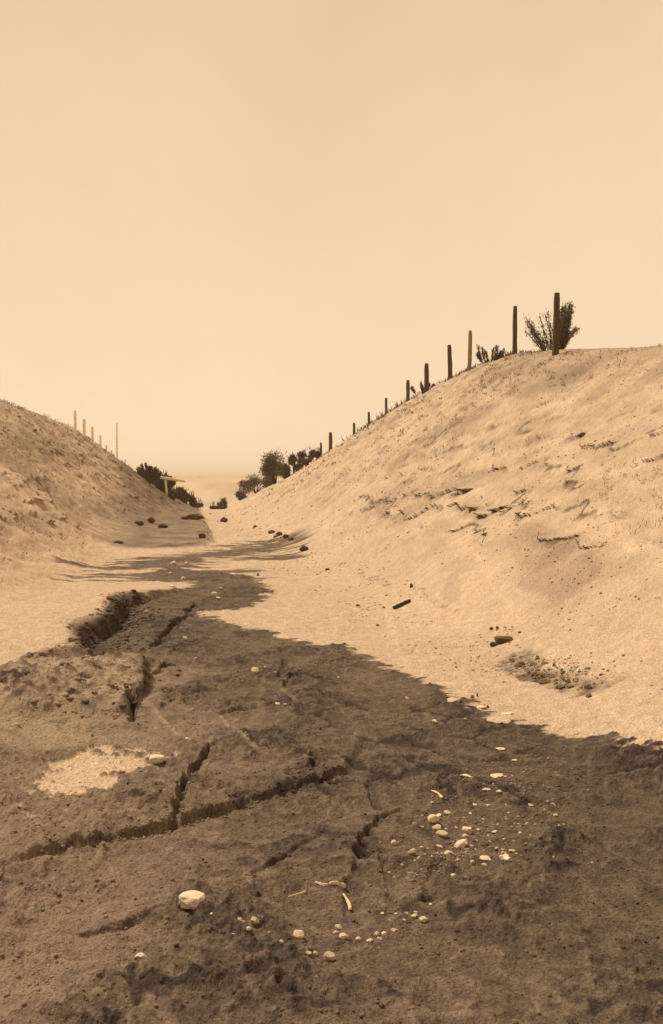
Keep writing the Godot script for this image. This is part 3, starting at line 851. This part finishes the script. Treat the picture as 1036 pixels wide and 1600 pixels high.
func build_posts() -> void:
	var dark := wood_material(Vector3(0.085, 0.060, 0.040))
	var grey := wood_material(Vector3(0.24, 0.175, 0.115))
	var pale := wood_material(Vector3(0.80, 0.66, 0.48))  # haze and glare on the left posts put into their colour
	var place := ["nearest and thickest", "second", "third", "fourth", "fifth", "sixth", "seventh", "eighth", "ninth", "tenth", "eleventh and last"]
	var more := ["before a feathery shrub", "alone on the skyline", "paler", "left of the pale one", "a twiggy shrub at its foot", "slim", "short and thin", "short, in dark grass", "short and thin", "taller than its neighbours", "a low stub"]
	var k := 0
	for s in [[4.983, 21.7, 5.704, 0.143], [5.084, 27, 6.362, 0.125], [4.647, 33, 6.604, 0.131], [4.385, 36, 6.551, 0.166], [3.952, 40.5, 6.415, 0.187], [3.495, 44.5, 6.144, 0.161], [2.783, 49.5, 5.759, 0.131], [2.096, 54, 5.368, 0.142], [1.331, 57, 4.947, 0.15], [-0.063, 63.5, 4.715, 0.23], [-0.739, 68, 4.229, 0.157]]:
		var o := fence_post(s, grey if k == 2 else dark, rng.randf_range(-0.045, 0.045))
		tag(o, "%s dark fence post on the right crest, %s" % [place[k], more[k]], "fence post", "fence posts along the right bank")
		if k == 2: o.set_meta("label", "third fence post along the right bank's crest, paler and thinner than its neighbours")
		k += 1
	place = ["first and tallest ordinary", "second", "third", "fourth", "fifth", "sixth", "very tall thin", "first short thin", "last short thin"]
	k = 0
	for s in [[-12.925, 49, 5.074, 0.129], [-13.222, 52, 4.849, 0.154], [-13.763, 56, 4.666, 0.148], [-14.276, 60, 4.38, 0.138], [-14.715, 63.5, 3.881, 0.126], [-14.949, 66, 3.628, 0.131], [-15.001, 68, 5.612, 0.112], [-15.27, 72, 3.159, 0.104], [-15.452, 74, 2.815, 0.122]]:
		var o := fence_post(s, pale, rng.randf_range(-0.03, 0.03))
		var label: String = "%s pale fence post from the left edge on the left crest" % place[k]
		if k == 6: label = "very tall thin pale pole on the left bank's crest, more than twice its neighbours' height"
		if k == 7: label = "short thin pale post just right of the tall pole on the left bank"
		if k == 8: label = "last short thin pale post before the shrubs on the left bank"
		tag(o, label, "pole" if k == 6 else "fence post", "" if k == 6 else "fence posts along the left bank")
		k += 1


func fence_post(s: Array, m: Material, lean: float) -> Node3D:
	var x: float = s[0]
	var d: float = s[1]
	var y := height(x, d)
	var tall: float = s[2] - y
	var st := fresh()
	var pts := []
	var rad := []
	var bow := rng.randf_range(-0.02, 0.02)
	for k in 9:
		var t := k / 8.0
		pts.append(Vector3(lean * t * tall + bow * sin(t * PI), -0.25 + t * (tall + 0.25), 0))
		rad.append(s[3] * 0.5 * (1.08 - 0.14 * t + rng.randf_range(-0.03, 0.03)))
	pts[8] += Vector3(0.0, -0.02, 0.0)
	rad[8] *= 0.82
	tube(st, pts, rad, 11, Color.WHITE, 0.09)
	var o := mesh_node(done(st), m)
	o.rotation.y = rng.randf() * TAU
	o.position = Vector3(x, y, -d)
	return top(o, "fence_post" if tall < 2.2 else "pole")


func build_sticks() -> void:
	var pale := wood_material(Vector3(0.62, 0.50, 0.36))
	var dark := wood_material(Vector3(0.06, 0.042, 0.03))
	var shard := mat(Vector3(0.60, 0.50, 0.39), 0.8)
	for s in [
		[[[-0.062, 3.57], [-0.036, 3.552], [-0.014, 3.542]], 0.006, "pale", "pale twig left of the club-shaped twig near the front"],
		[[[-0.009, 3.542], [0.017, 3.547], [0.052, 3.557]], 0.009, "pale", "pale club-shaped twig lying across the front mud"],
		[[[0.042, 3.491], [0.06, 3.464], [0.068, 3.41]], 0.007, "pale", "short bent pale twig below the club-shaped twig"],
		[[[-0.158, 3.479], [-0.094, 3.506]], 0.004, "pale", "long thin pale twig furthest left of the front twigs"],
		[[[0.48, 4.623], [0.508, 4.573], [0.517, 4.492]], 0.006, "pale", "curved pale twig at the top of the gravel above the three touching stones"],
		[[[0.7, 10.915], [0.789, 11.04], [0.906, 11.136]], 0.022, "dark", "dark charred stick lying on the sand apron of the right bank"],
		[[[0.662, 3.788], [0.683, 3.764], [0.682, 3.705]], 0.013, "shard", "curved white shard with a shadow on its right, at the lower edge of the gravel"],
	]:
		var p: Array = s[0]
		var at := Vector3(p[0][0], 0, -p[0][1])
		at.y = height(p[0][0], p[0][1])
		var curve := Curve3D.new()
		for q in p: curve.add_point(Vector3(q[0], height(q[0], q[1]) + s[1] * 0.8, -q[1]) - at)
		var pts := []
		var rad := []
		var len := curve.get_baked_length()
		for k in 13:
			var t := k / 12.0
			pts.append(curve.sample_baked(len * t, true) + Vector3(0, 0.0015 * sin(t * 7.0), 0))
			var r: float = s[1] * (0.55 + 0.45 * t if s[2] == "pale" else 1.0)
			if s[2] == "shard": r = s[1] * sin(PI * (0.12 + 0.8 * t))
			rad.append(r * (0.55 if k == 0 or k == 12 else 1.0) * rng.randf_range(0.85, 1.15))
		var st := fresh()
		tube(st, pts, rad, 8, Color.WHITE, 0.16)
		var o := mesh_node(done(st), {"pale": pale, "dark": dark, "shard": shard}[s[2]])
		o.position = at
		top(o, {"pale": "twig", "dark": "stick", "shard": "shard"}[s[2]])
		tag(o, s[3], {"pale": "twig", "dark": "stick", "shard": "shard"}[s[2]])


func box(st: SurfaceTool, a: Vector3, b: Vector3, w: float, h: float) -> void:
	var along := (b - a).normalized()
	var sd := along.cross(Vector3.UP if absf(along.y) < 0.8 else Vector3.BACK).normalized()
	var up := sd.cross(along)
	var e := minf(w, h) * 0.12
	var ring := []
	for q in [[1, 1, 0], [1, 1, 1], [-1, 1, 1], [-1, 1, 0], [-1, -1, 0], [-1, -1, 1], [1, -1, 1], [1, -1, 0]]:
		ring.append(sd * q[0] * (w * 0.5 - (e if q[2] else 0.0)) + up * q[1] * (h * 0.5 - (0.0 if q[2] else e)))
	for k in 8:
		var n := (k + 1) % 8
		for v in [a + ring[k], b + ring[n], a + ring[n], a + ring[k], b + ring[k], b + ring[n]]: st.add_vertex(v)
		for v in [a, a + ring[k], a + ring[n], b, b + ring[n], b + ring[k]]: st.add_vertex(v)


func build_rail() -> void:
	var pale := wood_material(Vector3(0.86, 0.76, 0.60))
	var d: float = BEAM[6]
	var root := Node3D.new()
	var foot := Vector3(BEAM[4], height(BEAM[4], d) - 0.1, -d)
	root.position = foot
	top(root, "rail")
	tag(root, "white wooden beam on a white post among the dark bushes on the left bank", "rail")
	var a := Vector3(BEAM[0], BEAM[1], -d) - foot
	var b := Vector3(BEAM[2], BEAM[3], -d + 0.2) - foot
	var st := SurfaceTool.new(); st.begin(Mesh.PRIMITIVE_TRIANGLES); st.set_smooth_group(-1)
	box(st, a, b, 0.12, 0.14)
	part(root, "beam", done(st), pale)
	st = SurfaceTool.new(); st.begin(Mesh.PRIMITIVE_TRIANGLES); st.set_smooth_group(-1)
	box(st, Vector3(0, -0.3, 0.0), Vector3(-0.12, lerpf(a.y, b.y, 0.3) - 0.07, 0.05), 0.11, 0.11)
	part(root, "post", done(st), pale)


# ---------------------------------------------------------------- plants
func leaf(st: SurfaceTool, p: Vector3, way: Vector3, len: float, wide: float, tone: float) -> void:
	var sd := way.cross(Vector3(rng.randfn(), rng.randfn(), rng.randfn())).normalized() * wide * 0.5
	var tip := p + way * len
	var midp := p + way * len * 0.45
	var c := Color(0.135 * tone, 0.102 * tone, 0.075 * tone)
	for v in [p, midp + sd, tip, p, tip, midp - sd]:
		st.set_color(c)
		st.add_vertex(v)


func rand_dir(up := 0.0) -> Vector3:
	return (Vector3(rng.randfn(), rng.randfn() + up, rng.randfn())).normalized()


func build_bush(s: Array, leafy: Material, bark: Material) -> void:
	var kind: String = s[0]
	var x: float = s[1]
	var d: float = s[2]
	var w: float = s[3]
	var h: float = s[4]
	var root := Node3D.new()
	root.position = Vector3(x, height(x, d) - 0.03, -d)
	top(root, {"tree": "small_tree", "round": "bush", "low": "bush"}.get(kind, "shrub"))
	tag(root, s[5], "tree" if kind == "tree" else "bush")
	var stems := fresh()
	var fol := fresh()
	var px := d / 971.0
	var bc := Color(0.07, 0.05, 0.033)
	if kind == "shrub" or kind == "spiky":
		var n := (40 if d < 30.0 else 26) if kind == "shrub" else 12
		for k in n:
			var out := rng.randf_range(-1, 1)
			var dep := rng.randf_range(-0.5, 0.5)
			var len := h * rng.randf_range(0.45, 1.0) * (1.0 - 0.25 * absf(out))
			if kind == "shrub" and x > 0.0:
				if k % 2 == 0:
					out = rng.randf_range(0.16, 0.52)
					len = h * (rng.randf_range(0.6, 0.98) if out > 0.3 else rng.randf_range(0.45, 0.7))
				elif out > 0.6: len *= 0.6
				elif out < -0.1: len = h * rng.randf_range(0.45, 0.8)
			var foot := Vector3(out * w * (0.18 if kind == "shrub" else 0.38), 0, dep * w * 0.2)
			var lean := Vector3(out * w * 0.36, len, dep * w * 0.3) if kind == "shrub" else Vector3(out * w * 0.16, len, dep * w * 0.1)
			if kind == "shrub" and x > 0.0 and k % 2 == 0:
				foot = Vector3(out * w * 0.42, 0, foot.z)
				lean = Vector3(out * w * 0.14, len, lean.z)
			var pts := []
			var rad := []
			var bend := Vector3(rng.randfn() * 0.04, 0, rng.randfn() * 0.04) * h
			for q in 7:
				var t := q / 6.0
				pts.append(foot + lean * t + bend * sin(t * PI) + Vector3(signf(out) * 0.05 * w * t * t, 0, 0))
				rad.append(lerpf(0.009, 0.003, t) * (1.0 + d * 0.02))
			tube(stems, pts, rad, 5, bc)
			var count := int(460 if kind == "shrub" and k % 2 == 0 else (150 if kind == "shrub" else 170))
			for q in count:
				var t := rng.randf_range(0.08, 1.0)
				var at: Vector3 = pts[int(t * 6.0)].lerp(pts[mini(int(t * 6.0) + 1, 6)], t * 6.0 - int(t * 6.0))
				at += rand_dir() * rng.randf() * w * (0.05 + 0.03 * t)
				leaf(fol, at, (rand_dir(1.4) + lean.normalized()).normalized(), px * 2.2 * rng.randf_range(0.6, 1.3), px * 0.75, rng.randf_range(0.6, 1.5))
	else:
		var crown_c := Vector3(0, h * (0.49 if kind == "round" else (0.66 if kind == "tree" else 0.40)), 0)
		var cr := Vector3(w * 0.5, h * (0.50 if kind == "round" else (0.36 if kind == "tree" else 0.58)), w * 0.42)
		var limbs := 7 if kind != "tree" else 5
		for k in limbs:
			var way := rand_dir(1.2)
			way.y = absf(way.y)
			var tip := crown_c + way * cr * 0.75
			var knee := Vector3(tip.x * 0.35, tip.y * 0.5, tip.z * 0.35) + rand_dir() * 0.05 * h
			tube(stems, [Vector3(tip.x * 0.06, 0, 0), knee, tip], [0.05 * h * 0.6, 0.035 * h * 0.6, 0.012 * h], 6, bc)
		var lumps := []
		for k in (16 if kind == "round" else 9):
			var q := rand_dir(0.15)
			lumps.append([crown_c + q * cr * rng.randf_range(0.35, 0.8), rng.randf_range(0.26, 0.48)])
		var count := 7500 if kind == "round" else (1500 if kind == "tree" else 2600)
		for k in count:
			var l: Array = lumps[rng.randi() % lumps.size()]
			var at: Vector3 = l[0] + rand_dir() * cr * l[1] * pow(rng.randf(), 0.45)
			if at.y < 0.02 * h: continue
			leaf(fol, at, rand_dir(0.5), px * rng.randf_range(0.9, 2.2), px * 0.85, rng.randf_range(0.55, 1.5))
		for k in 14:
			var q := rand_dir(1.0)
			leaf(fol, crown_c + q * cr * 0.9, (q + Vector3(0, 0.8, 0)).normalized(), px * 5.0, px * 0.8, 0.9)
	part(root, "stems", done(stems), bark)
	part(root, "foliage", done(fol), leafy)


func fringe(line: Array, label: String, tall: float, dens: float, leafy: Material) -> void:
	var st := fresh()
	for k in line.size() - 1:
		var a := Vector2(line[k][0], line[k][1])
		var b := Vector2(line[k + 1][0], line[k + 1][1])
		for q in int(a.distance_to(b) * dens):
			var p := a.lerp(b, rng.randf()) + Vector2(rng.randfn() * 0.22, rng.randfn() * 0.25)
			var clump := n_mid.get_noise_2d(p.x * 1.2, p.y * 1.2) + 0.45
			if rng.randf() > clump * 1.5: continue
			var px := p.y / 971.0
			leaf(st, Vector3(p.x, height(p.x, p.y) - 0.03, -p.y), rand_dir(1.6), tall * rng.randf_range(0.3, 1.0) * (0.5 + clump), px * 1.1, rng.randf_range(0.6, 1.5))
	var o := mesh_node(done(st), leafy)
	top(o, "grass")
	tag(o, label, "grass", "", "stuff")


func _ready() -> void:
	rng.seed = 4711
	var cam := Camera3D.new()
	cam.fov = 55.62
	cam.near = 0.05
	cam.far = 4000.0
	cam.position = Vector3(0, 1.5, 0)
	cam.rotation_degrees = Vector3(-1.812, 0, 0)
	add_child(cam)
	var sky := ProceduralSkyMaterial.new()
	sky.sky_top_color = Color(0.60, 0.405, 0.205).linear_to_srgb()
	sky.sky_horizon_color = Color(0.955, 0.725, 0.482).linear_to_srgb()
	sky.sky_curve = 0.53
	sky.ground_horizon_color = Color(0.80, 0.60, 0.40).linear_to_srgb()
	sky.ground_bottom_color = Color(0.30, 0.21, 0.13).linear_to_srgb()
	sky.sun_angle_max = 1.0
	var air := FastNoiseLite.new()
	noise(air, 401, 0.004, 7)
	air.fractal_gain = 0.6
	var veil := Gradient.new()
	veil.set_color(0, Color(1, 0.92, 0.80, 0.0))
	veil.set_color(1, Color(1, 0.92, 0.80, 1.0))
	var cover := NoiseTexture2D.new()
	cover.width = 2048; cover.height = 1024; cover.seamless = true; cover.noise = air; cover.color_ramp = veil
	sky.sky_cover = cover
	sky.sky_cover_modulate = Color(1, 1, 1, 0.10)
	var env := Environment.new()
	env.background_mode = Environment.BG_SKY
	env.sky = Sky.new()
	env.sky.sky_material = sky
	env.tonemap_mode = Environment.TONE_MAPPER_LINEAR
	env.tonemap_exposure = 1.0
	env.fog_enabled = true
	env.fog_density = 0.0009
	env.fog_light_color = Color(1.0, 0.90, 0.79)
	env.sdfgi_enabled = true
	env.ssao_enabled = true
	env.ssil_enabled = true
	var we := WorldEnvironment.new()
	we.environment = env
	add_child(we)
	var sun := DirectionalLight3D.new()
	sun.light_energy = 1.5
	sun.light_color = Color(1.0, 0.93, 0.80)
	sun.light_angular_distance = 0.5
	sun.shadow_enabled = true
	add_child(sun)
	sun.look_at_from_position(Vector3.ZERO, -Vector3(-0.43, 0.85, -0.30), Vector3.UP)

	noise(n_big, 11, 0.28, 3)
	noise(n_mid, 12, 1.1, 4)
	noise(n_fine, 13, 7.0, 4)
	noise(n_ridge, 14, 5.0, 3, FastNoiseLite.FRACTAL_RIDGED)
	noise(n_grit, 15, 42.0, 2)
	noise(n_clod, 16, 17.0, 1)
	noise(n_net, 17, 2.6, 1)
	n_net.noise_type = FastNoiseLite.TYPE_CELLULAR
	n_net.cellular_return_type = FastNoiseLite.RETURN_DISTANCE2_SUB
	n_clod.noise_type = FastNoiseLite.TYPE_CELLULAR
	n_clod.cellular_return_type = FastNoiseLite.RETURN_DISTANCE
	var t0 := Time.get_ticks_msec()
	build_ground()
	print("ms ", Time.get_ticks_msec() - t0)
	build_posts()
	build_rail()
	var leafy := mat(Vector3.ONE, 0.8, true, 0.2)
	leafy.backlight_enabled = true
	leafy.backlight = Color(0.16, 0.12, 0.08)
	leafy.cull_mode = BaseMaterial3D.CULL_DISABLED
	var bark := mat(Vector3.ONE, 0.9, true, 0.2)
	for s in [
		["shrub", 5.438, 24.083, 1.365, 1.175, "feathery dark shrub of upright stems behind the nearest tall post"],
		["spiky", 4.505, 27.534, 0.69, 0.617, "low dark shrub of upright stems between the second and third posts of the right bank"],
		["spiky", 3.38, 35.638, 0.799, 0.564, "low twiggy shrub around the foot of the fifth post of the right bank"],
		["round", -3.873, 67.184, 2.48, 2.48, "tall round dark bush, the largest at the far end of the right bank"],
		["low", -6.692, 86.448, 3.305, 1.71, "low spreading dark bush in front of the large round bush, towards the creek"],
		["low", -5.425, 82.712, 1.636, 1.418, "dark shrub between the large round bush and the low spreading bush"],
		["low", -2.644, 56.923, 0.75, 0.976, "small dense shrub at the right foot of the large round bush"],
		["low", -8.236, 88.379, 1.165, 0.932, "low dark scrub at the lower tip of the right bank, nearest the creek outlet"],
		["low", -9.454, 68.341, 0.811, 0.541, "lowest scrub on the left side of the creek outlet"],
		["tree", -2.236, 57.943, 0.764, 1.222, "dark small tree touching the right side of the large round bush"],
		["tree", -1.726, 57.37, 0.643, 1.021, "second small tree along the crest right of the large round bush"],
		["tree", -1.219, 58.233, 0.653, 0.845, "third small tree along the crest, with a gap of sky on its left"],
		["low", -2.069, 60.814, 0.561, 0.722, "low dark scrub in the gap between the first and second small trees"],
		["low", -1.408, 55.209, 0.51, 0.546, "low dark scrub in the gap between the second and third small trees"],
		["low", -0.704, 51.349, 0.474, 0.542, "small thin shrub next to the shortest post"],
		["low", -9.033, 80.503, 0.796, 0.849, "small dark bush at the creek outlet, below the right bank's end"],
		["low", -10.125, 83.839, 0.884, 0.387, "tiny low shrub left of the small bush at the creek outlet"],
		["shrub", -9.903, 52.232, 1.171, 1.102, "highest bushy shrub on the end of the left bank, leftmost of the group"],
		["low", -9.656, 54.662, 1.297, 1.081, "dense shrub under the left end of the white beam"],
		["shrub", -9.537, 55.209, 1.092, 1.092, "twiggy shrub rising behind the white beam"],
		["shrub", -9.264, 59.193, 0.624, 0.858, "thin leaning shrub rising behind the right end of the white beam"],
		["low", -9.417, 59.913, 1.343, 0.869, "dark rounded bush hanging under the white beam"],
		["low", -9.36, 62.659, 1.074, 0.991, "dark bush below the beam where the left bank meets the creek"],
		["low", -8.574, 60.041, 0.554, 0.792, "last small bush at the tip of the left bank"],
		["low", -8.464, 51.752, 0.751, 0.751, "shaded shrub on the left bank's end below the white post"],
	]:
		build_bush(s, leafy, bark)
	fringe(FRINGE, "dark dry grass along the middle of the right bank's crest", 0.45, 170.0, leafy)
	fringe(FRINGE2, "short sparse grass along the top of the right bank's crest", 0.20, 110.0, leafy)
	fringe(FRINGE3, "dark grass along the falling end of the left bank's crest", 0.4, 130.0, leafy)
	build_tufts(leafy)
	build_stones()
	build_sticks()
	build_crumbs()
	print("ms ", Time.get_ticks_msec() - t0)
